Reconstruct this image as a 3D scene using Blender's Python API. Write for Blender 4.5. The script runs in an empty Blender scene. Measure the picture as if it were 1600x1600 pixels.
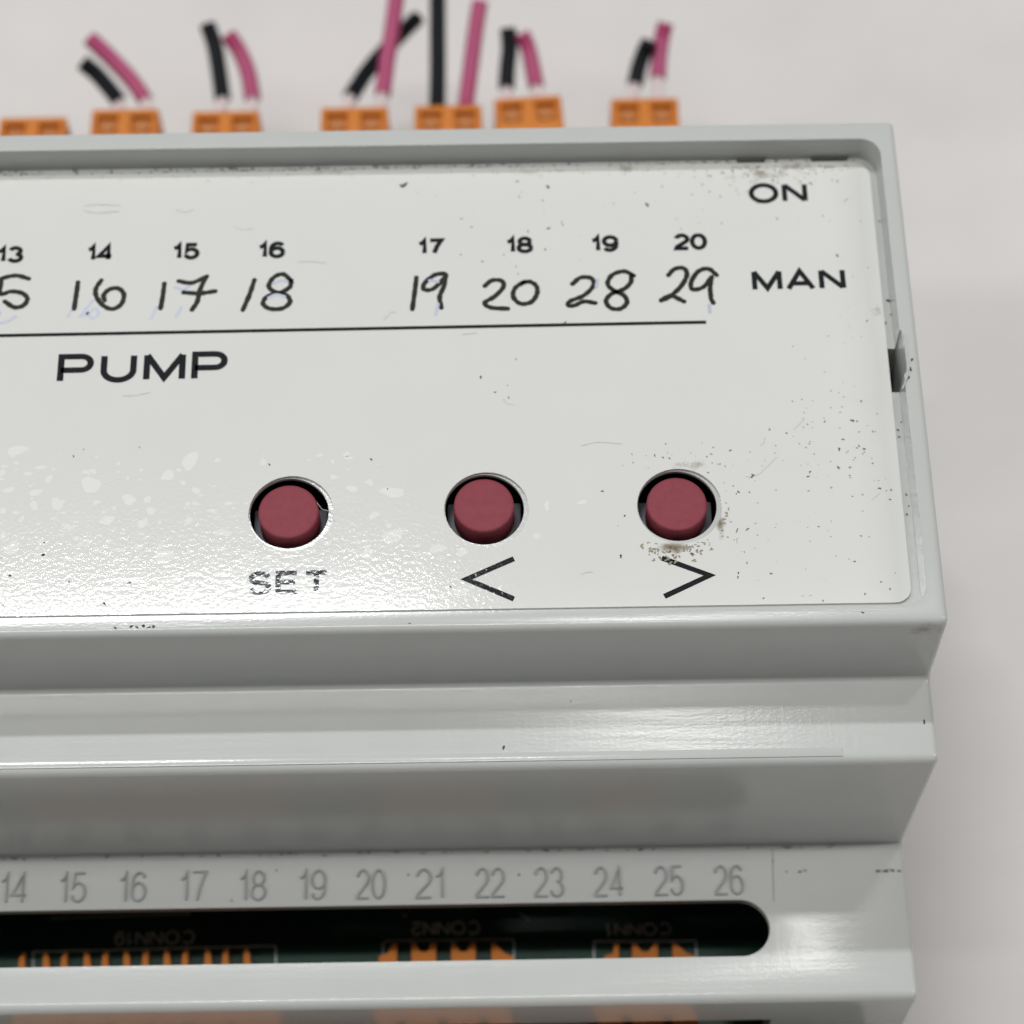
import bpy, bmesh, math, random
from mathutils import Vector, Matrix, geometry
random.seed(7)
S = 0.001                                   # everything below is written in millimetres

# ------------------------------------------------------------------ camera
F, TILT, ROLL, YAW = 3751.65, math.radians(28.056), math.radians(-0.572), math.radians(0.3366)
CP = Vector((1.598, -78.335, 165.078))
fw = Vector((math.sin(YAW)*math.sin(TILT), math.cos(YAW)*math.sin(TILT), -math.cos(TILT)))
rt0 = Vector((math.cos(YAW), -math.sin(YAW), 0)); up0 = rt0.cross(fw)
rt = rt0*math.cos(ROLL) + up0*math.sin(ROLL); up = -rt0*math.sin(ROLL) + up0*math.cos(ROLL)
scene = bpy.context.scene
col = scene.collection
cam = bpy.data.cameras.new('camera'); camo = bpy.data.objects.new('camera', cam); col.objects.link(camo)
M = Matrix((rt, up, -fw)).transposed().to_4x4(); M.translation = CP*S
camo.matrix_world = M
cam.sensor_width = 36; cam.lens = F/1600*36; cam.clip_start = 0.01; cam.clip_end = 50
cam.dof.use_dof = True; cam.dof.focus_distance = 0.186; cam.dof.aperture_fstop = 29
scene.camera = camo

# ------------------------------------------------------------------ light
world = bpy.data.worlds.new('World'); scene.world = world; world.use_nodes = True
bg = world.node_tree.nodes['Background']; bg.inputs[0].default_value = (0.93, 0.96, 1.0, 1); bg.inputs[1].default_value = 0.03
def area(name, d, dist, sx, sy, power, color, target=(0, 10, -10)):
    l = bpy.data.lights.new(name, 'AREA'); l.shape = 'RECTANGLE'; l.size = sx; l.size_y = sy; l.energy = power; l.color = color
    o = bpy.data.objects.new(name, l); col.objects.link(o)
    d = Vector(d).normalized(); o.location = Vector(target)*S + d*dist
    z = d; x = (Vector((1, 0, 0)) - z*z.x).normalized(); y = z.cross(x)
    o.matrix_world = Matrix((x, y, z)).transposed().to_4x4(); o.location = Vector(target)*S + d*dist
    return o
area('ceiling_tube_light', (-0.145, 0.400, 0.89), 1.5, 0.34, 0.04, 5.2, (0.96, 0.985, 1.0))
area('ceiling_panel_light', (0.215, 0.285, 0.97), 1.9, 0.17, 0.09, 1.7, (1.0, 0.99, 0.97))
area('overhead_fill', (-0.05, -0.02, 1.0), 1.9, 1.2, 0.07, 7.2, (1.0, 0.985, 0.965))  # added fill from straight overhead, placed clear of the mirror directions
area('left_fill', (-0.85, -0.02, 0.72), 2.0, 1.0, 0.2, 5.5, (1.0, 0.985, 0.965))  # added soft fill from the left, lights shelves but not front walls
area('right_fill', (0.80, 0.0, 0.72), 2.0, 1.0, 0.2, 5.5, (1.0, 0.985, 0.965))  # added fill on the right, counterpart of the left one
vs = scene.view_settings; vs.view_transform = 'Standard'; vs.look = 'None'; vs.exposure = 0.5; vs.gamma = 1

# ------------------------------------------------------------------ helpers
def P(px, py, z):                            # the real point (mm) on the level plane z that was seen at that spot of the photo
    r = fw*F + rt*(px-800) + up*(800-py)
    t = (z-CP.z)/r.z
    return CP + r*t
def link(o, parent=None):
    col.objects.link(o)
    if parent: o.parent = parent
    return o
def mesh_obj(name, verts, faces, mat, parent=None, smooth=False):
    me = bpy.data.meshes.new(name); me.from_pydata([(v[0]*S, v[1]*S, v[2]*S) for v in verts], [], faces); me.update()
    if smooth:
        me.shade_smooth(); me.set_sharp_from_angle(angle=math.radians(35))
    if mat: me.materials.append(mat)
    return link(bpy.data.objects.new(name, me), parent)
def bm_obj(name, bm, mat, parent=None, smooth=True, angle=35):
    for v in bm.verts: v.co *= S
    me = bpy.data.meshes.new(name); bm.to_mesh(me); bm.free()
    if smooth:
        me.shade_smooth(); me.set_sharp_from_angle(angle=math.radians(angle))
    if mat: me.materials.append(mat)
    return link(bpy.data.objects.new(name, me), parent)
def empty(name, loc, label=None, cat=None, group=None, parent=None):
    o = bpy.data.objects.new(name, None); o.empty_display_size = .005; o.location = Vector(loc)*S; link(o, parent)
    if label: o['label'] = label; o['category'] = cat
    if group: o['group'] = group
    return o
def prism(bm, pts, z0, z1):                  # closed outline (x,y) extruded from z0 to z1
    a = [bm.verts.new((p[0], p[1], z0)) for p in pts]; b = [bm.verts.new((p[0], p[1], z1)) for p in pts]
    n = len(pts)
    bm.faces.new(a[::-1]); bm.faces.new(b)
    for i in range(n): bm.faces.new((a[i], a[(i+1) % n], b[(i+1) % n], b[i]))
def prism_x(bm, pts, x0, x1):                # closed outline (y,z) extruded along x
    a = [bm.verts.new((x0, p[0], p[1])) for p in pts]; b = [bm.verts.new((x1, p[0], p[1])) for p in pts]
    n = len(pts)
    bm.faces.new(a); bm.faces.new(b[::-1])
    for i in range(n): bm.faces.new((b[i], b[(i+1) % n], a[(i+1) % n], a[i]))
    bmesh.ops.recalc_face_normals(bm, faces=bm.faces)
def bevel(bm, w, seg=3, edges=None, clamp=True):
    bmesh.ops.bevel(bm, geom=list(edges if edges is not None else bm.edges), offset=w, segments=seg, profile=.5, affect='EDGES', clamp_overlap=clamp)
def box(bm, x0, x1, y0, y1, z0, z1, bv=0, seg=2):
    b2 = bmesh.new(); prism(b2, [(x0, y0), (x1, y0), (x1, y1), (x0, y1)], z0, z1)
    if bv: bevel(b2, bv, seg)
    me = bpy.data.meshes.new('tmp'); b2.to_mesh(me); b2.free(); bm.from_mesh(me); bpy.data.meshes.remove(me)
def arc(cx, cy, r, a0, a1, n=8):
    return [(cx+r*math.cos(math.radians(a0+(a1-a0)*i/n)), cy+r*math.sin(math.radians(a0+(a1-a0)*i/n))) for i in range(n+1)]
def rounded(pts, radii, n=8):                # polygon with rounded corners
    out = []; m = len(pts)
    for i, p in enumerate(pts):
        r = radii[i] if isinstance(radii, (list, tuple)) else radii
        p = Vector(p[:2]); a = (Vector(pts[i-1][:2])-p).normalized(); b = (Vector(pts[(i+1) % m][:2])-p).normalized()
        if r <= 0: out.append(tuple(p)); continue
        h = a.angle(b)/2; d = r/math.tan(h); c = p + (a+b).normalized()*(r/math.sin(h))
        s = p+a*d-c; e = p+b*d-c; ang = s.angle_signed(e)
        for k in range(n+1):
            q = s.copy(); q.rotate(Matrix.Rotation(-ang*k/n, 2)); out.append(tuple(c+q))
    return out
def circle(cx, cy, r, n=48): return [(cx+r*math.cos(2*math.pi*i/n), cy+r*math.sin(2*math.pi*i/n)) for i in range(n)]
def cut(o, cutters, collapse=True):
    for k, bm in enumerate(cutters):
        c = bm_obj('cutter', bm, None, None, smooth=False)
        m = o.modifiers.new('b%d' % k, 'BOOLEAN'); m.operation = 'DIFFERENCE'; m.object = c; m.solver = 'EXACT'
    bpy.context.view_layer.update()
    me = bpy.data.meshes.new_from_object(o.evaluated_get(bpy.context.evaluated_depsgraph_get()))
    cs = [m.object for m in o.modifiers]; o.modifiers.clear(); o.data = me
    for c in cs:
        d = c.data; bpy.data.objects.remove(c); bpy.data.meshes.remove(d)
def new_bm(f, *a):
    bm = bmesh.new(); f(bm, *a); return bm
def smooth_line(pts, n=7):                   # Catmull-Rom through the points
    pts = [Vector(p) for p in pts]
    if len(pts) < 3: return pts
    q = [pts[0]*2-pts[1]] + pts + [pts[-1]*2-pts[-2]]; out = []
    for i in range(1, len(q)-2):
        for k in range(n):
            t = k/n
            out.append(.5*((2*q[i]) + (q[i+1]-q[i-1])*t + (2*q[i-1]-5*q[i]+4*q[i+1]-q[i+2])*t*t + (3*q[i]-q[i-1]-3*q[i+1]+q[i+2])*t**3))
    out.append(pts[-1]); return out
class Ribbon:                                # flat ink strokes or low raised strokes
    def __init__(s): s.v = []; s.f = []; s.k = 0
    def stroke(s, pts, w, z, cap=False, h=0, vary=0):
        pts = [Vector(p[:2]) for p in pts]
        q = [pts[0]]
        for p in pts[1:]:
            if (p-q[-1]).length > w*.04: q.append(p)
        pts = q
        if len(pts) < 2: return
        zz = z + s.k*0.0015; s.k += 1
        n = len(pts); L = []; R = []
        for i, p in enumerate(pts):
            a = (p-pts[i-1]).normalized() if i else None; b = (pts[i+1]-p).normalized() if i < n-1 else None
            if a is None: a = b
            if b is None: b = a
            t = (a+b); t = t.normalized() if t.length > 1e-6 else a
            nn = Vector((-t.y, t.x)); c = max(.45, nn.dot(Vector((-a.y, a.x))))
            ww = w*.5/c * (1 + vary*math.sin(i*1.7+s.k*2.1)*.5 + vary*random.uniform(-.5, .5))
            L.append(p+nn*ww); R.append(p-nn*ww)
        ring = L + R[::-1]
        if cap:
            def capf(c, d, r):
                a0 = math.atan2(d.y, d.x)
                return [c+Vector((math.cos(a0+math.pi/2-math.pi*k/6), math.sin(a0+math.pi/2-math.pi*k/6)))*r for k in range(1, 6)]
            ring = L + capf(pts[-1], (pts[-1]-pts[-2]).normalized(), w/2) + R[::-1] + capf(pts[0], (pts[0]-pts[1]).normalized(), w/2)
        b = len(s.v)
        if h == 0:
            s.v += [(p.x, p.y, zz) for p in L] + [(p.x, p.y, zz) for p in R]
            s.f += [(b+i, b+n+i, b+n+i+1, b+i+1) for i in range(n-1)]
            if cap:
                for c, d, i0, i1 in ((pts[-1], (pts[-1]-pts[-2]).normalized(), n-1, 2*n-1), (pts[0], (pts[0]-pts[1]).normalized(), n, 0)):
                    m = len(s.v); cp = capf(c, d, w/2); s.v += [(p.x, p.y, zz) for p in cp]
                    s.f.append(tuple([i1] if 0 else [b+i1] + [m+k for k in range(len(cp)-1, -1, -1)] + [b+i0]))
        else:                                # raised bar with sloping flanks
            g = w*.22
            Li = [l+(r-l).normalized()*g for l, r in zip(L, R)]; Ri = [r+(l-r).normalized()*g for l, r in zip(L, R)]
            for arr, q in ((L, z-.05), (Li, z+h), (Ri, z+h), (R, z-.05)): s.v += [(p.x, p.y, q + (s.k*.0015 if q > z else 0)) for p in arr]
            for j in range(3):
                s.f += [(b+j*n+i, b+(j+1)*n+i, b+(j+1)*n+i+1, b+j*n+i+1) for i in range(n-1)]
            s.f += [(b, b+n, b+2*n, b+3*n), (b+n-1, b+4*n-1, b+3*n-1, b+2*n-1)]
    def build(s, name, mat, parent): return mesh_obj(name, s.v, s.f, mat, parent)
def el(cx, cy, rx, ry, a0, a1, n=14): return [(cx+rx*math.cos(math.radians(a0+(a1-a0)*i/n)), cy+ry*math.sin(math.radians(a0+(a1-a0)*i/n))) for i in range(n+1)]
# glyphs: (advance width, [strokes]) in a box one high; strokes run on the centre line of the pen
GL = {
 '0': (.78, [el(.39, .5, .39, .5, 90, 450, 28)]),
 '1': (.42, [[(.02, .74), (.22, .80), (.34, 1.0), (.34, 0)]]),
 '2': (.74, [el(.37, .71, .34, .29, 170, -20, 12) + [(.60, .50), (.06, .12), (.02, 0), (.74, 0)]]),
 '3': (.74, [el(.36, .75, .31, .25, 165, -80, 12) , el(.37, .26, .36, .27, 85, -165, 14)]),
 '4': (.80, [[(.60, 0), (.60, 1.0), (.02, .25), (.80, .25)]]),
 '5': (.74, [[(.68, 1.0), (.14, 1.0), (.07, .50)] + el(.36, .33, .36, .33, 135, -160, 14)]),
 '6': (.76, [el(.38, .32, .36, .32, 0, 360, 22), [(.68, .82)] + el(.42, .62, .38, .38, 55, 180, 10) + [(.02, .35)]]),
 '7': (.72, [[(.0, 1.0), (.70, 1.0), (.42, .5), (.26, 0)]]),
 '8': (.76, [el(.38, .75, .30, .25, 0, 360, 20), el(.38, .26, .37, .27, 0, 360, 22)]),
 '9': (.76, [el(.38, .68, .36, .32, 0, 360, 22), [(.08, .18)] + el(.34, .38, .38, .38, 235, 360, 10) + [(.74, .65)]]),
 'P': (.95, [[(0, 0), (0, 1), (.60, 1)] + el(.62, .72, .28, .28, 80, -90, 10) + [(0, .44)]]),
 'U': (.95, [[(0, 1), (0, .40)] + el(.45, .40, .45, .40, 188, 352, 14) + [(.90, .40), (.90, 1)]]),
 'M': (1.1, [[(0, 0), (0, 1)], [(0, 1), (.54, .06), (1.08, 1)], [(1.08, 1), (1.08, 0)]]),
 'O': (1.15, [el(.56, .5, .56, .5, 90, 450, 34)]),
 'N': (.95, [[(0, 0), (0, 1)], [(.02, .97), (.90, .03)], [(.92, 0), (.92, 1)]]),
 'A': (1.1, [[(0, 0), (.53, 1), (1.06, 0)], [(.20, .30), (.86, .30)]]),
 'S': (.85, [el(.42, .745, .38, .255, 15, 270, 12) + el(.42, .255, .40, .255, 90, -165, 12)]),
 'E': (.85, [[(.80, 1), (0, 1), (0, 0), (.82, 0)], [(0, .52), (.74, .52)]]),
 'T': (.95, [[(0, 1), (.90, 1)], [(.45, 1), (.45, 0)]]),
 'C': (1.0, [el(.5, .5, .5, .5, 40, 320, 22)]),
}
def text_strokes(txt, origin, ux, uy, width, height, pen, gap=.3):
    """strokes of txt fitted in a width x height box (mm) whose lower left corner is origin"""
    ws = [GL[c][0] for c in txt]; nat = sum(ws) + gap*(len(txt)-1)
    k = (width-pen)/nat; hh = height-pen; x = 0; out = []
    for c, w in zip(txt, ws):
        for st in GL[c][1]:
            out.append([origin + ux*(pen/2 + (x+a)*k) + uy*(pen/2 + b*hh) for a, b in st])
        x += w + gap
    return out

# ------------------------------------------------------------------ materials
def mat(name, color, rough=.4, spec=.5, coat=0, bump=(), mott=0, mott_scale=400, metallic=0, sss=0, coat_rough=.1):
    m = bpy.data.materials.new(name); m.use_nodes = True; nt = m.node_tree; b = nt.nodes['Principled BSDF']
    b.inputs['Base Color'].default_value = (*color, 1); b.inputs['Roughness'].default_value = rough
    b.inputs['Specular IOR Level'].default_value = spec; b.inputs['Metallic'].default_value = metallic
    b.inputs['Coat Weight'].default_value = coat; b.inputs['Coat Roughness'].default_value = coat_rough
    tc = nt.nodes.new('ShaderNodeTexCoord')
    g = nt.nodes.new('ShaderNodeNewGeometry')
    prev = None
    for (scale, stretch, dist, strength, detail) in bump:
        mp = nt.nodes.new('ShaderNodeMapping'); mp.inputs['Scale'].default_value = stretch
        nz = nt.nodes.new('ShaderNodeTexNoise'); nz.inputs['Scale'].default_value = scale; nz.inputs['Detail'].default_value = detail
        bp = nt.nodes.new('ShaderNodeBump'); bp.inputs['Distance'].default_value = dist*S; bp.inputs['Strength'].default_value = strength
        nt.links.new(g.outputs['Position'], mp.inputs[0]); nt.links.new(mp.outputs[0], nz.inputs['Vector'])
        nt.links.new(nz.outputs['Fac'], bp.inputs['Height'])
        if prev: nt.links.new(prev.outputs[0], bp.inputs['Normal'])
        prev = bp
    if prev:
        nt.links.new(prev.outputs[0], b.inputs['Normal'])
        if coat: nt.links.new(prev.outputs[0], b.inputs['Coat Normal'])
    m['_b'] = 1
    if mott:
        nz = nt.nodes.new('ShaderNodeTexNoise'); nz.inputs['Scale'].default_value = mott_scale; nz.inputs['Detail'].default_value = 6
        nt.links.new(g.outputs['Position'], nz.inputs['Vector'])
        mx = nt.nodes.new('ShaderNodeMix'); mx.data_type = 'RGBA'
        mx.inputs[6].default_value = (*[c*(1-mott) for c in color], 1); mx.inputs[7].default_value = (*[min(1, c*(1+mott)) for c in color], 1)
        nt.links.new(nz.outputs['Fac'], mx.inputs[0]); nt.links.new(mx.outputs[2], b.inputs['Base Color'])
    return m
def add_grime(m, spots, color, density=.6):
    """soft blotchy stains (x, y, rx, ry in mm, world) mixed over the base colour"""
    nt = m.node_tree; b = nt.nodes['Principled BSDF']; g = nt.nodes.new('ShaderNodeNewGeometry')
    src = b.inputs['Base Color'].links[0].from_socket if b.inputs['Base Color'].links else None
    nz = nt.nodes.new('ShaderNodeTexNoise'); nz.inputs['Scale'].default_value = 900; nz.inputs['Detail'].default_value = 8; nz.inputs['Roughness'].default_value = .7
    nt.links.new(g.outputs['Position'], nz.inputs['Vector'])
    total = None
    for (x, y, rx, ry, s, *zz) in spots:
        mp = nt.nodes.new('ShaderNodeMapping'); mp.vector_type = 'POINT'
        mp.inputs['Scale'].default_value = (1000/rx, 1000/ry, 1000/zz[1] if zz else 0); mp.inputs['Location'].default_value = (-x/rx, -y/ry, -zz[0]/zz[1] if zz else 0)
        ln = nt.nodes.new('ShaderNodeVectorMath'); ln.operation = 'LENGTH'
        mr = nt.nodes.new('ShaderNodeMapRange'); mr.inputs[1].default_value = 1; mr.inputs[2].default_value = 0; mr.inputs[3].default_value = 0; mr.inputs[4].default_value = s
        nt.links.new(g.outputs['Position'], mp.inputs[0]); nt.links.new(mp.outputs[0], ln.inputs[0]); nt.links.new(ln.outputs['Value'], mr.inputs[0])
        if total is None: total = mr.outputs[0]
        else:
            mm = nt.nodes.new('ShaderNodeMath'); mm.operation = 'MAXIMUM'; nt.links.new(total, mm.inputs[0]); nt.links.new(mr.outputs[0], mm.inputs[1]); total = mm.outputs[0]
    ad = nt.nodes.new('ShaderNodeMath'); ad.operation = 'ADD'; nt.links.new(total, ad.inputs[0]); nt.links.new(nz.outputs['Fac'], ad.inputs[1])
    r = nt.nodes.new('ShaderNodeMapRange'); r.inputs[1].default_value = .72; r.inputs[2].default_value = 1.08; r.inputs[4].default_value = density
    nt.links.new(ad.outputs[0], r.inputs[0])
    mx = nt.nodes.new('ShaderNodeMix'); mx.data_type = 'RGBA'; mx.inputs[6].default_value = b.inputs['Base Color'].default_value; mx.inputs[7].default_value = (*color, 1)
    if src: nt.links.new(src, mx.inputs[6])
    nt.links.new(r.outputs[0], mx.inputs[0]); nt.links.new(mx.outputs[2], b.inputs['Base Color'])

ZS = -2.6                                    # top of the faceplate sticker
BUMP_ST = [(2700, (1, 1, 1), .023, .34, 2), (160, (1, 1, 1), .05, .10, 2)]
m_house = mat('moulded light grey plastic', (.572, .588, .570), rough=.18, spec=.5, bump=[(2000, (.05, 1, 1), .013, .7, 3), (2400, (1, .06, 1), .009, .5, 3), (5200, (.6, 1, 1), .010, .6, 1), (90, (1, 1, 1), .08, .10, 2)], mott=.035, mott_scale=220)
m_stick = mat('off white printed foil', (.74, .745, .715), rough=.075, spec=.175, bump=BUMP_ST, mott=.02, mott_scale=150)
m_mark = mat('dried water mark', (.82, .825, .80), rough=.075, spec=.175, bump=BUMP_ST)
m_ink = mat('black ink', (.022, .023, .026), rough=.075, spec=.175, bump=BUMP_ST, mott=.25, mott_scale=2500)
m_pen = mat('black pen ink', (.014, .013, .011), rough=.5, spec=.2, mott=.35, mott_scale=1800)
m_ghost = mat('faded blue pen ink', (.50, .53, .64), rough=.3, bump=BUMP_ST)
m_dirt = mat('dark dirt', (.085, .078, .065), rough=.8, spec=.2, mott=.4, mott_scale=3000)
m_dirt2 = mat('pale brown dirt', (.33, .29, .22), rough=.8, spec=.2, mott=.4, mott_scale=3000)
m_scuff = mat('grey scuff', (.55, .55, .53), rough=.6, spec=.3)
m_cap = mat('dusty red rubber', (.265, .050, .068), rough=.6, spec=.25, bump=[(3500, (1, 1, 1), .02, .5, 4)], mott=.16, mott_scale=1500)
m_switch = mat('black switch plastic', (.075, .075, .09), rough=.45)
m_pcb = mat('dark green circuit board', (.009, .048, .034), rough=.35, mott=.3, mott_scale=300)
m_silk = mat('board legend print', (.50, .54, .56), rough=.6)
m_orange = mat('orange terminal plastic', (.62, .20, .026), rough=.5, spec=.3, bump=[(1500, (1, 1, 1), .02, .3, 3)], mott=.06, mott_scale=600)
m_recess_shade = mat('painted recess shade', (.03, .012, .008), rough=.7)
m_screw = mat('dull terminal screw', (.46, .16, .03), rough=.5, metallic=.0)
m_wblack = mat('black wire insulation', (.006, .008, .011), rough=.5, spec=.15)
m_wpink = mat('magenta red wire insulation', (.42, .045, .15), rough=.4)
m_ferr = mat('pale wire ferrule', (.72, .62, .62), rough=.4)
m_print = mat('grimy digit with painted edge shade', (.35, .36, .35), rough=.42, mott=.22, mott_scale=700)  # grime plus edge shading of the digits, both put into the colour
m_table = mat('white table covering', (.705, .68, .665), rough=.75, spec=.25, bump=[(24, (1, 1, 1), 2.2, .5, 4), (80, (1, 1, 1), .9, .4, 4), (170, (1, 1, 1), .25, .4, 5), (2200, (1, 1, 1), .05, .35, 2)], mott=.085, mott_scale=60)

# ------------------------------------------------------------------ table
bm = bmesh.new(); bmesh.ops.create_grid(bm, x_segments=60, y_segments=60, size=900)
for v in bm.verts: v.co.z = -60 - .0
t = bm_obj('tabletop', bm, m_table, smooth=True); t['kind'] = 'structure'

# ------------------------------------------------------------------ the module
XL, XR = -122.0, 35.19
module = empty('control_module', (-43, 23, -60), 'light grey pump control module with white faceplate and three red push buttons on white table', 'control module')
def child(o):                                # keep world place under the module's Empty
    o.parent = module; o.matrix_parent_inverse = Matrix.Translation(-module.location); return o
y1 = P(735, 984, 0).y; y2 = P(735, 1069, -9.5).y; y3 = P(735, 1201, -9.5).y; y4 = P(735, 1327.5, -29.35).y; y5 = P(735, 1571, -29.3).y
print('profile', y1, y2, y3, y4, y5)
pr = [(y1, 0, .6), (46.95, 0, .6), (47.2, -9.5, .4), (52.6, -9.5, .6), (52.4, -29.35, .1), (66.8, -29.3, .7), (66.8, -59.9, .6), (y5, -59.9, .6), (y5, -29.3, .75), (y4, -29.35, .08), (y3, -9.5, .7), (y2, -9.5, .45)]
out = rounded([p[:2] for p in pr], [p[2] for p in pr], 5)
bm = bmesh.new(); prism_x(bm, out, XL, XR)
bevel(bm, .5, 4, [e for e in bm.edges if abs(e.verts[0].co.x-e.verts[1].co.x) < 1e-6], False)
house = bm_obj('housing', bm, m_house, smooth=False)
cuts = []
cav = [(1.2, -4.6), (45.3, -4.6), (45.3, -11.3), (50.8, -11.3), (50.8, -31), (65, -31), (65, -70), (y5+1.7, -70), (y5+1.7, -30.15), (y4+1.7, -30.15), (y4+1.7, -11.3), (1.2, -11.3)]
cuts.append(new_bm(prism_x, cav, XL+1.8, XR-1.8))
# faceplate recess
lipR = [P(1377, 235, 0).x, P(1404, 467, 0).x, P(1441, 900, 0).x]
xr = sum(lipR)/3
yb = P(700, 226, 0).y; yf = P(700, 955, 0).y
print('lip', lipR, yb, yf)
rec = rounded([(XL+1.6, yf), (xr, yf), (xr, yb), (XL+1.6, yb)], 1.7)
bm = bmesh.new(); prism(bm, rec, -2.85, 3); cuts.append(bm)
# openings for the three push buttons
BT = [((454, 801.5), (450.5, 799)), ((759.5, 795.5), (756, 789)), ((1061, 790), (1057.5, 787))]
for h, c in BT:
    q = P(h[0], h[1], ZS); bm = bmesh.new(); prism(bm, circle(q.x-.13, q.y+.11, 3.13), -8, 1); cuts.append(bm)
    bm = bmesh.new(); prism(bm, circle(q.x, q.y, 5.2), -8, -3.15); cuts.append(bm)
# slot over the rear header row
a = P(1100, 1406.5, -29.3); b = P(1100, 1495, -29.3); r = (a.y-b.y)/2; e = P(1203, 1450, -29.3).x
st = [(XL+12, b.y)] + [(x, y) for x, y in arc(e-r, b.y+r, r, -90, 90, 14)] + [(XL+12, a.y)]
bm = bmesh.new(); prism(bm, st, -34, -26); cuts.append(bm)
# front opening under the bar
zf = -34.8; xo = P(1201, 1597, -37).x
bm = bmesh.new(); prism(bm, [(XL+10, -25), (xo, -25), (xo, -17), (XL+10, -17)], -55, zf); cuts.append(bm)
# latch pocket in the right groove, two dark pockets at the foot of the back wall
q = [P(1375, 545, -2.85), P(1401, 545, -2.85), P(1413, 580, -1.5), P(1414, 592, -1.5), P(1406, 613, -2.85), P(1378, 613, -2.85)]
bm = bmesh.new(); prism(bm, [(p.x, p.y) for p in q][::-1], -9, 1); cuts.append(bm)
for x0, x1 in ((1152, 1196), (1268, 1326)):
    a = P(x0, 243, -2.3); b = P(x1, 243, -2.3)
    bm = bmesh.new(); prism(bm, [(a.x, yb-.35), (b.x, yb-.35), (b.x, yb+.3), (a.x, yb+.3)], -3.6, -2.42); cuts.append(bm)
cut(house, cuts)
house.data.shade_smooth(); house.data.set_sharp_from_angle(angle=math.radians(28))
if not house.data.materials: house.data.materials.append(m_house)
bv = house.modifiers.new('soft edge', 'BEVEL'); bv.width = .22*S; bv.segments = 3; bv.limit_method = 'ANGLE'; bv.angle_limit = math.radians(50); bv.harden_normals = False
child(house)
# a few grimy places on the housing
qs = [(1450, 990, -1.2, 2.6, 1.6, .5), (700, 985, -1, 8, .5, .3)]
add_grime(m_house, [(P(x, y, z).x, P(x, y, z).y, rx, ry, s, z, 1.6) for x, y, z, rx, ry, s in qs], (.16, .11, .07), .8)

# ------------------------------------------------------------------ faceplate sticker with its three openings
fa, fb = P(0, 278, ZS), P(1320, 252, ZS)         # back edge
ga, gb = P(0, 963.5, ZS), P(1412, 941, ZS)       # front edge
ra, rb = P(1362, 300, ZS), P(1423, 915, ZS)      # right edge
def isect(p1, p2, p3, p4):
    r = geometry.intersect_line_line(Vector((p1.x, p1.y, 0)), Vector((p2.x, p2.y, 0)), Vector((p3.x, p3.y, 0)), Vector((p4.x, p4.y, 0)))[0]; return (r.x, r.y)
c1 = isect(ga, gb, ra, rb); c2 = isect(fa, fb, ra, rb)
def at_x(p, q, x): return (x, p.y+(q.y-p.y)*(x-p.x)/(q.x-p.x))
plate_out = rounded([(XL+3, max(yf+.1, at_x(ga, gb, -60)[1])), c1, c2, (XL+3, at_x(fa, fb, -60)[1])], [1.5, 1.3, 1.7, 1.7])
print('corners', c1, c2, 'recess', xr, yf, yb)
def sheet_with_holes(name, outline, holes, z0, z1, m):
    bm = bmesh.new(); loops = [outline]+holes; edges = []
    for lp in loops:
        vs_ = [bm.verts.new((x, y, z1)) for x, y in lp]
        edges += [bm.edges.new((vs_[i], vs_[(i+1) % len(vs_)])) for i in range(len(vs_))]
    bmesh.ops.triangle_fill(bm, use_beauty=True, edges=edges)
    bmesh.ops.recalc_face_normals(bm, faces=bm.faces)
    if bm.faces[:][0].normal.z < 0: bmesh.ops.reverse_faces(bm, faces=bm.faces)
    ex = bmesh.ops.extrude_face_region(bm, geom=bm.faces[:])
    vv = [g for g in ex['geom'] if isinstance(g, bmesh.types.BMVert)]
    for v in vv: v.co.z = z0
    bmesh.ops.recalc_face_normals(bm, faces=bm.faces)
    return bm_obj(name, bm, m, None, smooth=False)
holes = []
for h, c in BT:
    q = P(h[0], h[1], ZS); holes.append(circle(q.x+.03, q.y-.03, 3.36))
face = child(sheet_with_holes('faceplate', plate_out, holes, -2.84, ZS, m_stick))
face['label'] = 'off white printed faceplate with rounded corners, dirt specks and dried water marks'
gq = [(1190, 272, 5, 1.6, .38), (1240, 262, 4, 1.2, .4), (1050, 855, 2.0, 1.1, .62), (1125, 820, .7, 2.2, .55), (985, 262, 4, .9, .35), (1372, 480, 1, 2, .35), (820, 268, 6, .8, .3), (1070, 728, 3.2, 1.2, .33), (520, 268, 5, .7, .3)]
add_grime(m_stick, [(P(x, y, ZS).x, P(x, y, ZS).y, rx, ry, s) for x, y, rx, ry, s in gq], (.17, .125, .075), .95)

# printed line, words and numbers -------------------------------------------------
la, lb = P(0, 524.5, ZS), P(1103, 503.5, ZS)
UX = (lb-la); UX.z = 0; UX.normalize(); UY = Vector((-UX.y, UX.x, 0))
def mm_at(px, py, z=ZS): return (P(px+1, py, z)-P(px, py, z)).length
def printed(name, txt, x0, x1, ytop, ybase, pen_px, m, z=ZS, gap=.3, rot=False, lab=None, h=0, parent=None, cap=False):
    o = P(x0, ybase, z); w = (P(x1, ybase, z)-o).length; H = P(x0, ytop, z).y-o.y; pen = pen_px*mm_at(x0, ybase, z)
    ux, uy = UX, UY
    if rot: o = P(x1, ytop, z); ux, uy = -UX, -UY
    rb_ = Ribbon()
    for stt in text_strokes(txt, o, ux, uy, w, H, pen, gap): rb_.stroke(stt, pen, z+.012, h=h, cap=cap)
    ob = rb_.build(name, m, None); child(ob)
    if lab: ob['label'] = lab
    return ob
rb_ = Ribbon(); A = P(1103.5, 503.5, ZS); B = A-UX*100; rb_.stroke([B, A], 6.0*mm_at(500, 510), ZS+.012); child(rb_.build('printed_line', m_ink, None))
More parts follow.
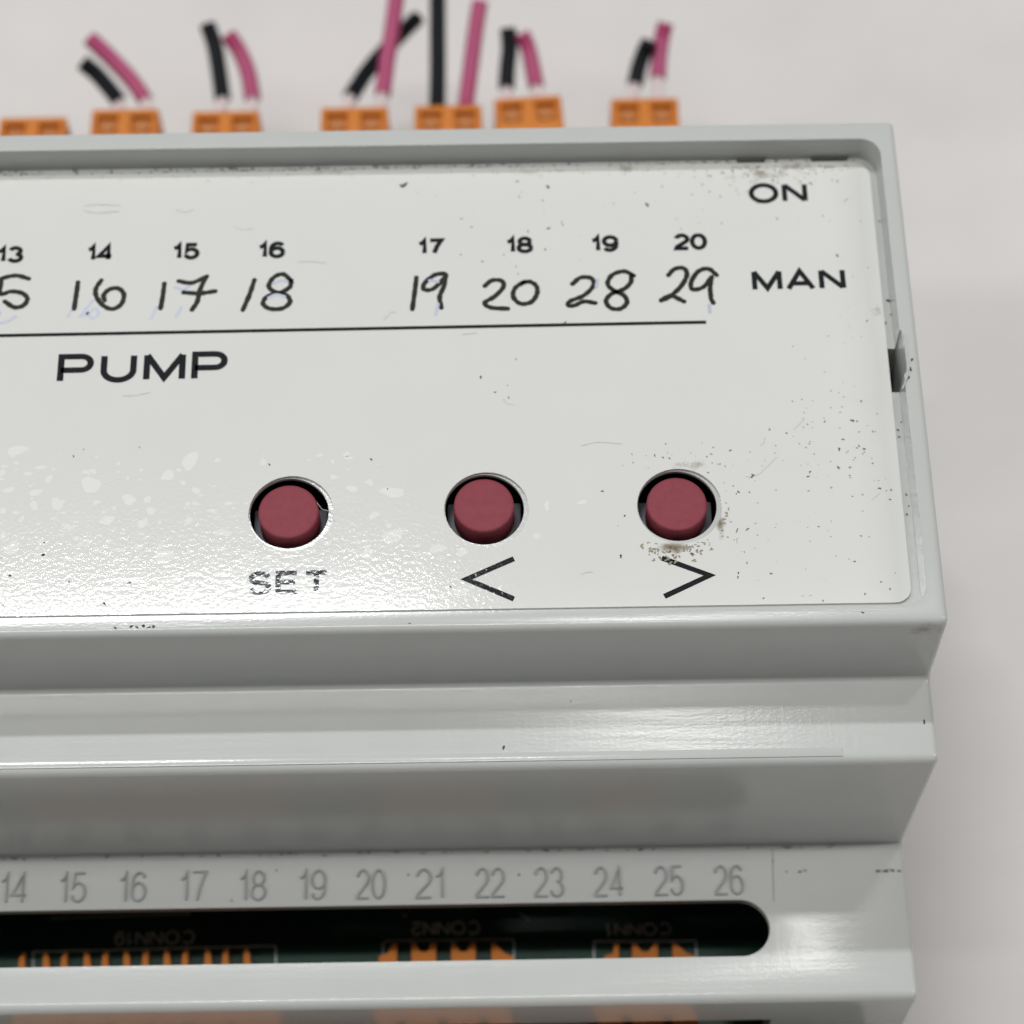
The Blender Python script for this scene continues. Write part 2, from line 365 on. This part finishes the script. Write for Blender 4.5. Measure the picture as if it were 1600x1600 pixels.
for txt, x0, x1, yt, ybs in (('13', -8, 36, 385, 411.5), ('14', 133, 177, 382, 409), ('15', 267, 312, 380, 406.5), ('16', 401, 446, 378, 404.5),
                             ('17', 651, 694, 373, 399), ('18', 789, 834, 370, 396.5), ('19', 922, 968, 368, 394.5), ('20', 1053, 1106, 365, 391.5)):
    printed('printed_number', txt, x0, x1, yt, ybs, 7.4, m_ink, lab='small black printed number '+txt, gap=.26)
printed('printed_word', 'PUMP', 88, 357, 553.5, 600, 10.3, m_ink, lab='black printed word PUMP', gap=.36)
printed('printed_word', 'ON', 1171, 1264, 286.5, 318.5, 8.0, m_ink, lab='black printed word ON', gap=.36)
printed('printed_word', 'MAN', 1176, 1324, 421.5, 456, 8.2, m_ink, lab='black printed word MAN', gap=.34)
printed('printed_word', 'SET', 386, 516, 893, 930, 8.3, m_ink, lab='black printed word SET under the glare', gap=.36)
for pts, lab in (([(803, 873), (729, 905), (803, 936)], 'black printed left arrow'), ([(1034, 872), (1109, 899), (1038, 932)], 'black printed right arrow')):
    rb_ = Ribbon(); rb_.stroke([P(x, y, ZS) for x, y in pts], 9.0*mm_at(800, 900), ZS+.012); o = child(rb_.build('printed_arrow', m_ink, None)); o['label'] = lab

# handwriting ----------------------------------------------------------------------
Z4 = lambda x, y: P(x*.375, 340+y*.375, ZS)
Z5 = lambda x, y: P(600+x*.375, 340+y*.375, ZS)
HW = [('15', Z4, [[(120, 255), (70, 242), (20, 250), (-10, 264)], [(6, 258), (2, 318), (45, 308), (92, 315), (114, 338), (98, 366), (60, 374), (20, 350)], [(-50, 262), (-56, 380)]]),
      ('16', Z4, [[(325, 270), (318, 320), (309, 380)], [(422, 262), (399, 298), (404, 334), (432, 368), (470, 381), (506, 360), (516, 320), (492, 295), (455, 300), (432, 324), (436, 345)]]),
      ('17', Z4, [[(685, 275), (678, 330), (669, 378)], [(745, 265), (800, 272), (862, 245)], [(858, 247), (832, 305), (822, 350), (800, 384)], [(765, 312), (830, 316), (897, 307)]]),
      ('18', Z4, [[(1060, 260), (1040, 320), (1012, 385)], [(1212, 262), (1180, 236), (1140, 250), (1120, 288), (1150, 312), (1195, 325), (1208, 352), (1178, 378), (1125, 380), (1096, 358), (1115, 328), (1170, 312), (1207, 290), (1214, 262)]]),
      ('19', Z5, [[(135, 250), (128, 310), (118, 382)], [(250, 233), (210, 240), (168, 275), (168, 300), (205, 297), (248, 256), (258, 238)], [(258, 238), (250, 285), (232, 330), (239, 376)]]),
      ('20', Z5, [[(420, 285), (450, 262), (490, 264), (497, 290), (462, 328), (420, 355), (445, 375), (516, 380)], [(585, 268), (548, 292), (538, 328), (566, 358), (610, 354), (636, 322), (636, 288), (610, 268), (578, 270)]]),
      ('28', Z5, [[(785, 277), (820, 250), (865, 254), (872, 285), (832, 325), (776, 348), (768, 366), (795, 366), (832, 350), (880, 356)], [(1040, 242), (1000, 224), (950, 240), (932, 278), (960, 305), (1000, 325), (1012, 355), (985, 380), (945, 377), (925, 348), (948, 318), (1000, 298), (1028, 270), (1030, 245)]]),
      ('29', Z5, [[(1185, 240), (1210, 215), (1248, 211), (1262, 240), (1236, 288), (1190, 330), (1155, 346)], [(1155, 344), (1195, 326), (1250, 350)], [(1386, 240), (1352, 214), (1310, 224), (1280, 268), (1286, 299), (1330, 290), (1364, 250)], [(1365, 248), (1359, 295), (1362, 330)], [(1362, 338), (1372, 356)]])]
for txt, Z, strokes in HW:
    rb_ = Ribbon()
    for s_ in strokes:
        rb_.stroke([Vector(p) for p in smooth_line([tuple(Z(*q)) for q in s_], 6)], 7.9*mm_at(700, 450), ZS+.014, cap=True, vary=.16)
    o = child(rb_.build('handwritten_number', m_pen, None)); o['label'] = 'number %s handwritten in black pen' % txt
rb_ = Ribbon()                               # faint leftovers of older blue writing
for Z, s_ in ((Z4, [(300, 385), (285, 412)]), (Z4, [(335, 412), (375, 360), (385, 345)]), (Z4, [(365, 400), (385, 420), (410, 402), (400, 380), (372, 392), (350, 410)]), (Z4, [(650, 375), (630, 420)]), (Z4, [(755, 375), (735, 412)]), (Z4, [(730, 290), (765, 300), (790, 285)]),
              (Z4, [(1140, 275), (1175, 262), (1200, 270)]), (Z4, [(1120, 335), (1150, 322), (1185, 330)]), (Z4, [(-10, 440), (30, 432), (65, 412)]), (Z4, [(0, 395), (-10, 415)]), (Z5, [(225, 360), (215, 405)]), (Z5, [(190, 262), (225, 268)]), (Z5, [(1355, 365), (1358, 395)]), (Z5, [(890, 260), (885, 290)])):
    rb_.stroke([Vector(p) for p in smooth_line([tuple(Z(*q)) for q in s_], 5)], 5.2*mm_at(700, 450), ZS+.006, cap=True)
child(rb_.build('faded_writing', m_ghost, None))

# water marks ------------------------------------------------------------------------
def blobs(name, items, m, z, jag=.22, n=14):
    v = []; f = []
    for i, (p, rx, ry) in enumerate(items):
        b = len(v); ph = [random.uniform(0, 6.28) for _ in range(3)]
        for k in range(n):
            a = 2*math.pi*k/n; rr = 1+jag*(math.sin(2*a+ph[0])*.9+math.sin(3*a+ph[1])*.5+math.sin(5*a+ph[2])*.35)
            v.append((p.x+rx*rr*math.cos(a), p.y+ry*rr*math.sin(a), z+(i % 5)*.001))
        f.append(tuple(range(b, b+n)))
    o = child(mesh_obj(name, v, f, m)); o['kind'] = 'stuff'; return o
WM = [(85, 172, 55, 22), (950, 225, 36, 48), (205, 258, 25, 12), (140, 290, 20, 12), (245, 315, 18, 20), (10, 285, 15, 20), (45, 370, 28, 15), (178, 383, 33, 17), (455, 345, 43, 47), (840, 298, 38, 24), (980, 372, 21, 18), (645, 418, 36, 26), (738, 417, 22, 16), (485, 433, 17, 14), (285, 440, 28, 32), (170, 447, 22, 20), (755, 475, 26, 17), (15, 475, 18, 14), (108, 516, 14, 18), (535, 522, 44, 20), (712, 538, 26, 24), (945, 523, 22, 15), (940, 440, 15, 12), (1113, 585, 40, 19), (345, 560, 25, 10), (60, 660, 35, 38), (15, 597, 18, 20), (205, 630, 20, 15), (405, 640, 20, 13), (545, 625, 9, 15), (610, 672, 20, 10), (688, 655, 17, 15), (820, 705, 55, 30), (945, 675, 16, 14), (220, 707, 20, 16), (485, 665, 12, 11), (350, 715, 50, 8), (1105, 665, 28, 12), (1250, 700, 25, 15), (1335, 712, 20, 10), (640, 825, 115, 12), (870, 822, 50, 13), (75, 800, 30, 9)]
WM2 = [(400, 160, 15, 11), (345, 125, 10, 9), (520, 170, 33, 17), (522, 300, 34, 19), (655, 338, 23, 13), (728, 348, 17, 13), (445, 350, 16, 19), (467, 237, 14, 10), (725, 465, 26, 11), (950, 300, 12, 7), (980, 210, 8, 14), (1085, 200, 14, 7)]
it = []
for x, y, rx, ry in WM:
    px, py = x*.3125, 650+y*.3125; k = .3125*mm_at(px, py); it.append((P(px, py, ZS), rx*k, ry*k*1.13))
for x, y, rx, ry in WM2:
    px, py = 340+x*.525, 680+y*.525; k = .525*mm_at(px, py); it.append((P(px, py, ZS), rx*k, ry*k*1.13))
for _ in range(170):
    px = random.uniform(0, 1)**1.4*640; py = random.uniform(700, 940); r0 = random.uniform(1.2, 4.2)*mm_at(px, py)
    if 380 < px < 530 and 735 < py < 935: continue
    it.append((P(px, py, ZS), r0*random.uniform(.8, 1.8), r0))
blobs('water_marks', it, m_mark, ZS+.004, .2)

# dirt ----------------------------------------------------------------------------------
D = []
for x, y, r in [(582, 183, 8), (765, 232, 8), (535, 277, 6), (516, 326, 7), (512, 418, 7), (640, 325, 6), (615, 310, 5), (605, 320, 4), (718, 522, 7), (775, 530, 5), (770, 578, 5), (350, 318, 4), (85, 455, 7), (12, 540, 6), (370, 440, 6), (200, 530, 3), (55, 895, 4), (175, 948, 6), (12, 945, 5), (593, 888, 5), (625, 760, 4), (770, 1025, 5), (645, 1050, 5), (435, 1084, 5), (138, 1072, 4), (725, 990, 4), (615, 240, 4), (683, 238, 4), (683, 397, 4), (798, 402, 5), (790, 268, 5), (735, 25, 5), (625, 85, 4), (98, 697, 3), (42, 840, 3), (500, 860, 3), (633, 350, 3), (705, 150, 3), (530, 115, 3), (475, 35, 3), (805, 520, 3)]:
    D.append((1150+x*.3125, 600+y*.3125, r*.3125))
for x, y, r in [(482, 395, 5), (648, 470, 4), (730, 463, 4), (712, 570, 3), (605, 725, 6), (740, 1022, 4), (403, 1138, 3), (745, 780, 3), (775, 780, 3), (540, 545, 3), (200, 360, 4), (90, 350, 4), (30, 365, 4), (130, 340, 5), (345, 345, 4)]:
    D.append((1100+x*.344, 150+y*.344, r*.344))
for x, y, r in [(403, 665, 6), (515, 700, 3), (463, 728, 4), (519, 750, 4), (410, 183, 4), (672, 133, 4), (365, 40, 4), (600, 58, 4), (685, 45, 6), (745, 30, 4), (550, 205, 3), (558, 235, 3), (550, 590, 3), (755, 437, 5), (320, 155, 3), (500, 155, 3), (15, 1130, 3), (910, 1140, 5)]:
    D.append((600+x*.375, 340+y*.375, r*.375))
D += [(632, 289, 4.5), (628, 291, 3.2), (1011, 320, 3), (856, 292, 3), (115, 713, 1.5), (131, 702, 1), (421, 726, 1.6), (163, 943, 2), (108, 909, 1.4), (5, 945, 1.4), (218, 699, 1), (69, 848, 1.4), (580, 718, 1.7), (704, 917, 1.7), (976, 806, 1.5), (1153, 902, 1.6), (970, 869, 2.3), (1175, 745, 2), (1141, 704, 1.8)]
it = [(P(x, y, ZS), r*mm_at(x, y)*.95, r*mm_at(x, y)*random.uniform(.8, 1.2)) for x, y, r in D]
def scatter(cx, cy, rx, ry, n, r0, r1):
    o = []
    for _ in range(n):
        x = random.gauss(cx, rx); y = random.gauss(cy, ry)
        if math.hypot((x-1061)/72, (y-790)/62) < 1 or y < 258 or y > 938: continue
        r = random.uniform(r0, r1)*mm_at(x, y); o.append((P(x, y, ZS), r*random.uniform(.7, 1.6), r*random.uniform(.7, 1.3)))
    return o
it += scatter(1290, 700, 55, 45, 45, .5, 1.3) + scatter(1100, 300, 200, 35, 60, .4, 1.3) + scatter(1150, 800, 22, 50, 26, .5, 1.3) + scatter(1060, 718, 45, 14, 26, .5, 1.4) + scatter(1250, 850, 120, 60, 40, .4, .9) + scatter(1320, 560, 25, 90, 30, .4, .9)
it = [i for i in it if i[0].x < 32.4]
blobs('dirt_specks', it, m_dirt, ZS+.018, .5, 10)
it = scatter(1045, 860, 26, 9, 60, .8, 2.6) + scatter(1075, 852, 22, 5, 40, .6, 1.8) + scatter(1200, 272, 60, 9, 60, .5, 1.7) + scatter(950, 264, 140, 4, 60, .4, 1.2) + scatter(1295, 259, 25, 3, 30, .6, 1.6) + scatter(1172, 259, 16, 3, 20, .6, 1.6) + scatter(300, 276, 260, 4, 40, .4, 1.1) + scatter(1132, 806, 4, 14, 20, .6, 1.5)
blobs('brown_dirt', it, m_dirt2, ZS+.026, .5, 10)
rb_ = Ribbon()
for s_, w in (([(1256, 656), (1240, 672)], 1.2), ([(1214, 714), (1196, 732), (1182, 743), (1164, 745)], 1.1), ([(1195, 684), (1194, 692), (1188, 696)], 1.3), ([(1375, 770), (1369, 776), (1361, 782)], 1.0),
              ([(192, 619), (212, 618), (235, 613)], 1.6), ([(786, 624), (793, 631), (804, 633)], 1.0), ([(366, 354), (378, 359), (396, 357)], 1.1), ([(465, 410), (485, 409), (510, 411)], 1.4), ([(908, 697), (935, 691), (972, 694)], 1.2), ([(908, 898), (918, 894), (926, 895)], 1.2),
              ([(131, 329), (150, 333), (186, 330)], 1.6), ([(600, 500), (612, 488), (618, 490)], 1.4), ([(722, 523), (745, 520)], 1.8), ([(132, 322), (150, 320), (188, 321)], 1.2), ([(275, 328), (290, 332), (302, 328)], 1.2)):
    rb_.stroke([Vector(p) for p in smooth_line([tuple(P(x, y, ZS)) for x, y in s_], 4)], w*mm_at(700, 600), ZS+.010, vary=.4)
child(rb_.build('scratch_marks', m_scuff, None))
# dirt in the groove round the faceplate and on the ledges
it = []
for _ in range(300):
    x = random.uniform(-50, 32); it.append((Vector((x, yb-random.uniform(.03, .5), 0)), random.uniform(.03, .16), random.uniform(.03, .1)))
for x, y, r in ((1388, 470, 3), (1403, 672, 2), (1416, 773, 1.8), (1420, 791, 1.4), (1417, 804, 1.8), (1392, 492, 1.6), (1384, 505, 1.8), (1374, 346, 1.6), (1408, 660, 1.4), (1405, 683, 1.6)):
    q = P(x, y, -2.85); it.append((q, r*.05, r*.06))
blobs('groove_dirt', it, m_dirt, -2.83, .4, 8)
it = []
for x, y, r in ((180, 981, 2), (205, 979, 2.4), (214, 980, 2), (224, 978, 2.6), (233, 980, 2), (240, 979, 2.4), (1348, 957, 1.8), (640, 974, 1.4)):
    q = P(x, y, 0); it.append((q, r*.07, r*.04))
blobs('edge_dirt', it, m_dirt, .008, .4, 8)
it = []
for x, y, r in ((787, 1168, 2.6), (1444, 1128, 2.6), (892, 1096, 1.2)):
    q = P(x, y, -9.5); it.append((q, r*.04, r*.07))
blobs('ledge_dirt', it, m_dirt, -9.49, .3, 8)
it = [(P(x, y, -29.3), r*.06, r*.045) for x, y, r in ((1372, 1361, 3), (1384, 1361, 3.4), (1394, 1360, 3), (1405, 1361, 2.5), (1250, 1362, 2.4), (1258, 1360, 2), (432, 1360, 1.6), (638, 1367, 1.8), (811, 1367, 2), (362, 1407, 1.6), (1229, 1362, 1.4), (1208, 1345, 1.2))]
for _ in range(50):
    x = random.uniform(-48, 34); it.append((Vector((x, y4-random.uniform(.12, .35), 0)), random.uniform(.05, .3), random.uniform(.03, .06)))
blobs('shelf_dirt', it, m_dirt, -29.28, .4, 8)

# lifted plastic splinter beside the latch pocket
rb_ = Ribbon(); rb_.stroke([P(x, y, .02) for x, y in ((1413, 523), (1415, 545), (1418, 570), (1418, 588), (1410, 608))], .17, .02, h=.16); child(rb_.build('lifted_splinter', m_house, None))
it = [(P(x, y, .02), r*.05, r*.08) for x, y, r in ((1425, 562, 2), (1423, 577, 2.2), (1420, 590, 1.8), (1416, 594, 1.6))]
blobs('pocket_grime', it, m_dirt, .025, .4, 8)
pts_ = [P(x, y, -1.9) for x, y in ((496, 786), (503, 795), (512, 798), (521, 803))]
rb_ = Ribbon(); rb_.stroke([Vector(p) for p in smooth_line([tuple(p) for p in pts_], 5)], .045, -1.9, h=.04); child(rb_.build('dust_fibre', m_scuff, None))
# thin raised strip on the middle ledge
a = P(-400, 1190, -9.5); b = P(1318, 1186, -9.5)
bm = bmesh.new(); box(bm, XL+8, b.x, y3+.55, y3+1.3, -9.6, -9.42, .05, 2); child(bm_obj('ledge_strip', bm, m_house, None))
# fine moulding line beside the number 26
rb_ = Ribbon(); rb_.stroke([P(1207, 1326, -29.3), P(1209, 1408, -29.3)], .07, -29.29); child(rb_.build('mould_line', m_print, None))

# ------------------------------------------------------------------ push buttons
for k, (h, c) in enumerate(BT):
    q = P(c[0], c[1], -2.0)
    pb = empty('push_button', (q.x, q.y, -6)); pb['label'] = ('round red push button above SET', 'round red push button above the left arrow', 'round red push button above the right arrow, dirt at its rim')[k]
    child(pb)
    bm = bmesh.new(); n = 56
    prof = [(0, -2.02), (1.6, -2.0), (2.15, -2.0), (2.29, -2.02), (2.36, -2.09), (2.38, -2.2), (2.40, -4.0), (2.42, -5.6)]
    rings = [[bm.verts.new((r*math.cos(2*math.pi*i/n), r*math.sin(2*math.pi*i/n), z)) for i in range(n)] for r, z in prof[1:]]
    ctr = bm.verts.new((0, 0, prof[0][1]))
    for i in range(n):
        bm.faces.new((ctr, rings[0][i], rings[0][(i+1) % n]))
        for a, b in zip(rings[:-1], rings[1:]): bm.faces.new((a[i], b[i], b[(i+1) % n], a[(i+1) % n]))
    for v in bm.verts: v.co.z += 6
    o = bm_obj('button_cap', bm, m_cap, pb, angle=60)
    bm = bmesh.new()
    box(bm, -2.95, 2.95, -2.6, 1.55, 0, 1.6, .15); box(bm, -2.1, 2.1, -3.3, 2.5, 0, 1.3, .1); box(bm, .5, 1.5, 1.9, 2.6, 1.2, 2.6, .1)
    o = bm_obj('switch_base', bm, m_switch, pb); o.location = (0, -.1*S, .0)

# ------------------------------------------------------------------ raised numbers on the front shelf
XS = [17.5, 110, 204, 299, 392, 486, 579, 672, 766, 858, 952, 1046, 1140]
XS = [XS[0]-94*(3-i) for i in range(3)] + XS
for i, cx in enumerate(XS):
    n_ = 11+i; yb2 = 1411.5-12*(cx-110)/1030
    printed('raised_number', str(n_), cx-(23 if n_ > 19 else 20), cx+24, yb2-48, yb2, 4.2, m_print, z=-29.3, gap=.24, lab='raised number %d moulded in grey plastic' % n_, h=.17)

bm = bmesh.new(); box(bm, XL+4, XR-1.2, -32, y5-.02, -59.9, -45.2, .6, 3); child(bm_obj('base_tray', bm, m_house, None))
# ------------------------------------------------------------------ circuit board, its legends and headers
ZB = -43.0; ZH = -38.4
bm = bmesh.new(); box(bm, XL+4, XR-2.2, -31, 66, ZB-1.6, ZB)
child(bm_obj('circuit_board', bm, m_pcb, None, smooth=False))
for txt, x0, x1, yt, ybs in (('CONN1', 946, 1049, 1441, 1461), ('CONN2', 642, 750, 1438.5, 1460), ('CONN19', 179, 305, 1453, 1475)):
    printed('printed_word', txt, x0, x1, yt, ybs, 3.6, m_silk, z=ZB, rot=True, lab='small upside down legend %s on the board' % txt)
rb_ = Ribbon()
for s_ in ([(52, 1520), (52, 1487), (431, 1478), (431, 1520)], [(598, 1520), (598, 1474), (607, 1470), (803, 1468), (803, 1520)], [(928, 1520), (928, 1471), (1088, 1470), (1088, 1520)]):
    rb_.stroke([P(x, y, ZB) for x, y in s_], 2.6*mm_at(700, 1480, ZB), ZB+.012)
rb_.stroke([P(80, 1435, ZB), P(298, 1428, ZB)], .12, ZB+.012)
for a, b in (((812, 1427), (818, 1433)), ((820, 1430), (826, 1437)), ((628, 1431), (636, 1431))): rb_.stroke([P(*a, ZB), P(*b, ZB)], .14, ZB+.012)
child(rb_.build('board_legend_lines', m_silk, None))
def tooth(pts, z1, parent):
    q = [P(x, y, z1) for x, y in pts]; bm = bmesh.new(); prism(bm, [(p.x-parent.location.x/S, p.y-parent.location.y/S) for p in q][::-1], ZB-parent.location.z/S+.02, z1-parent.location.z/S)
    bmesh.ops.recalc_face_normals(bm, faces=bm.faces)
    return bm_obj('header_tooth', bm, m_orange, parent, smooth=False)
HT = [(35, 8, 'orange header of many narrow poles near the left'), (627-31.7, 4, 'orange four pole header in the middle'), (950, 3, 'orange three pole header nearest the right end')]
for name_, x0p, x1p, holes_, lab in (('a', 20, 441, [47+63.3*i for i in range(6)], HT[0][2]), ('b', 588, 804, [629, 693, 756], HT[1][2]), ('c', 935, 1092, [981, 1044.5], HT[2][2])):
    x0 = P(x0p, 1597, ZH).x; x1 = P(x1p, 1597, ZH).x
    hd = empty('terminal_header', ((x0+x1)/2, -24, ZB)); hd['label'] = lab; child(hd)
    lx = hd.location.x/S
    bm = bmesh.new(); box(bm, x0-lx, x1-lx, -8, 7.8, 0.02, ZH-ZB, .2, 2)
    body = bm_obj('header_body', bm, m_orange, None)
    cs = []
    for hx in holes_:
        c = P(hx, 1597, ZH).x-lx
        bm = bmesh.new(); prism(bm, [(c-.42, 1.2), (c+.42, 1.2), (c+.42, 5.1), (c-.42, 5.1)], 1.2, 8); cs.append(bm)
        bm = bmesh.new(); prism(bm, [(c-.42, -9), (c+.42, -9), (c+.42, -1), (c-.42, -1)], 1.2, 8); cs.append(bm)
    cut(body, cs); body.parent = hd
    if not body.data.materials: body.data.materials.append(m_orange)
    bm = bmesh.new(); box(bm, x0-lx+.3, x1-lx-.3, 7.8, 9.2, .02, .35); bm_obj('recess_shade_slab', bm, m_recess_shade, hd, smooth=False)  # dark slab between the teeth, recess shade put into its colour
    ZT = ZB+.9
    if name_ == 'a':
        for i, tx in enumerate([34, 69, 100, 133, 164, 195, 227, 258, 289, 322, 352, 383]):
            yt = 1488-8*(tx-34)/349; s_ = (-1 if i % 2 == 0 else 1)
            tooth([(tx-3-(4 if s_ < 0 else 0), 1525), (tx-2-(2 if s_ < 0 else 0), yt+9), (tx+1+s_*-1, yt), (tx+4+s_*-1, yt), (tx+4+(3 if s_ > 0 else 0), yt+9), (tx+6+(4 if s_ > 0 else 0), 1525)][::1], ZT, hd)
    else:
        L0, US, R0 = ((592, 620), [(643, 681), (705, 743)], (768, 802)) if name_ == 'b' else ((944, 967), [(988, 1028)], (1051, 1087))
        yt = 1473
        tooth([(L0[0], 1525), (L0[0], 1494), (L0[0]+14, 1489), (L0[1]-8, yt+4), (L0[1]-5, yt), (L0[1], yt), (L0[1], 1525)], ZT, hd)
        for a, b in US:
            m_ = (a+b)/2
            tooth([(a, 1525), (a, yt), (a+6, yt), (a+9, yt+6), (m_-5, yt+14), (m_+5, yt+14), (b-9, yt+6), (b-6, yt), (b, yt), (b, 1525)], ZT, hd)
        tooth([(R0[0], 1525), (R0[0], yt), (R0[0]+5, yt), (R0[0]+8, yt+4), (R0[1]-14, 1489), (R0[1], 1494), (R0[1], 1525)], ZT, hd)

# ------------------------------------------------------------------ two pole plugs with cut wires behind the module
def plug_body():
    bm = bmesh.new(); box(bm, -3.55, 3.55, -13, 0, -9.0, 0, .3, 3)
    o = bm_obj('plug_body', bm, m_orange, None)
    cs = []
    for sx in (-1.8, 1.8):
        bm = bmesh.new(); prism(bm, [(sx-1.15, -3.3), (sx+1.15, -3.3), (sx+1.15, -.9), (sx-1.15, -.9)], -.8, 2); cs.append(bm)
        bm = bmesh.new(); prism(bm, [(sx-1.0, -2.0), (sx+1.0, -2.0), (sx+1.0, 1), (sx-1.0, 1)], -6.2, -3.6); cs.append(bm)
    cut(o, cs); o.data.shade_smooth(); o.data.set_sharp_from_angle(angle=math.radians(30))
    if not o.data.materials: o.data.materials.append(m_orange)
    me = o.data; bpy.data.objects.remove(o); return me
pm = plug_body()
bm = bmesh.new(); bmesh.ops.create_cone(bm, cap_ends=True, segments=24, radius1=.85, radius2=.78, depth=.5)
so = bm_obj('clamp_screw', bm, m_screw, None); sm = so.data; bpy.data.objects.remove(so)
def tube(name, pts, r, m, parent, n=14):
    pts = [Vector(p) for p in pts]; bm = bmesh.new(); rings = []
    for i, p in enumerate(pts):
        t_ = ((pts[min(i+1, len(pts)-1)]-pts[max(i-1, 0)])).normalized(); a = t_.cross(Vector((0, 0, 1))).normalized(); b = t_.cross(a)
        rings.append([bm.verts.new(p+a*r*math.cos(2*math.pi*k/n)+b*r*math.sin(2*math.pi*k/n)) for k in range(n)])
    for a, b in zip(rings[:-1], rings[1:]):
        for k in range(n): bm.faces.new((a[k], a[(k+1) % n], b[(k+1) % n], b[k]))
    bm.faces.new(rings[0]); bm.faces.new(rings[-1][::-1]); bmesh.ops.recalc_face_normals(bm, faces=bm.faces)
    return bm_obj(name, bm, m, parent, angle=50)
PL = [  # centre px, top px, turn, black wire, pink wire, label
 (52, 182, 0, None, None, 'bare orange two pole terminal plug with no wires, leftmost behind the module'),
 (196, 169, 0, [(186, 158), (172, 140), (150, 115), (128, 97)], [(227, 156), (205, 125), (172, 90), (140, 60)], 'orange terminal plug whose magenta and short black wires both lean far left'),
 (353, 172, 0, [(348, 155), (342, 110), (335, 70), (324, 38)], [(395, 155), (388, 115), (374, 80), (356, 54)], 'orange terminal plug with curved black wire left of a curved magenta wire'),
 (554, 166, 0, [(547, 152), (575, 110), (610, 70), (652, 28)], [(598, 148), (604, 100), (612, 50), (622, -25)], 'orange terminal plug whose black and long magenta wires cross each other'),
 (700, 163, 0, [(683, 165), (684, 110), (684, 50), (684, -30)], [(728, 163), (735, 110), (742, 55), (750, 4)], 'orange terminal plug with a long straight black wire running out of view'),
 (824, 150, 3.5, [(791, 138), (793, 105), (796, 75), (794, 45)], [(838, 135), (832, 105), (825, 75), (815, 52)], 'orange terminal plug sitting tilted, with two short upright wires'),
 (1007, 152, 0, [(992, 132), (998, 105), (1006, 82), (1014, 66)], [(1028, 122), (1030, 90), (1034, 60), (1040, 36)], 'rightmost orange terminal plug, alone near the module corner, two short wires'),
]
ZW = -43.0
for i, (cx, ty, turn, bw, pw, lab) in enumerate(PL):
    q = P(cx, ty, ZH); r = empty('terminal_plug', (q.x, q.y, ZH), lab, 'terminal plug', 'orange two pole plugs with cut wires along the far side')
    r.rotation_euler.z = math.radians(turn)
    o = bpy.data.objects.new('plug_body', pm); link(o, r)
    for sx in (-1.8, 1.8):
        s_ = bpy.data.objects.new('clamp_screw', sm); s_.location = (sx*S, -2.1*S, -.62*S); link(s_, r)
    inv = Matrix.Rotation(-math.radians(turn), 3, 'Z')
    for w, m_, sx in ((bw, m_wblack, -1.8), (pw, m_wpink, 1.8)):
        if not w: continue
        zz = [ZW+.2*k for k in range(4)]
        pts = [inv @ (P(x, y, z)-q) for (x, y), z in zip(w, [-43.2, -42.6, -41.8, -40.8] if not (i == 3 and m_ is m_wblack) else [-43.6, -44, -44.5, -45])]
        pts = smooth_line([tuple(p) for p in pts], 6)
        tube('wire', pts, .9, m_, r)
        tube('ferrule', [Vector((sx, -1.0, -5.0)), Vector((sx, .4, -5.0)), (Vector((sx, .4, -5))+Vector(pts[0]))/2, Vector(pts[0])+(Vector(pts[0])-Vector((sx, .4, -5))).normalized()*.1], .62 if i != 4 else .8, m_ferr if i != 4 else m_, r)
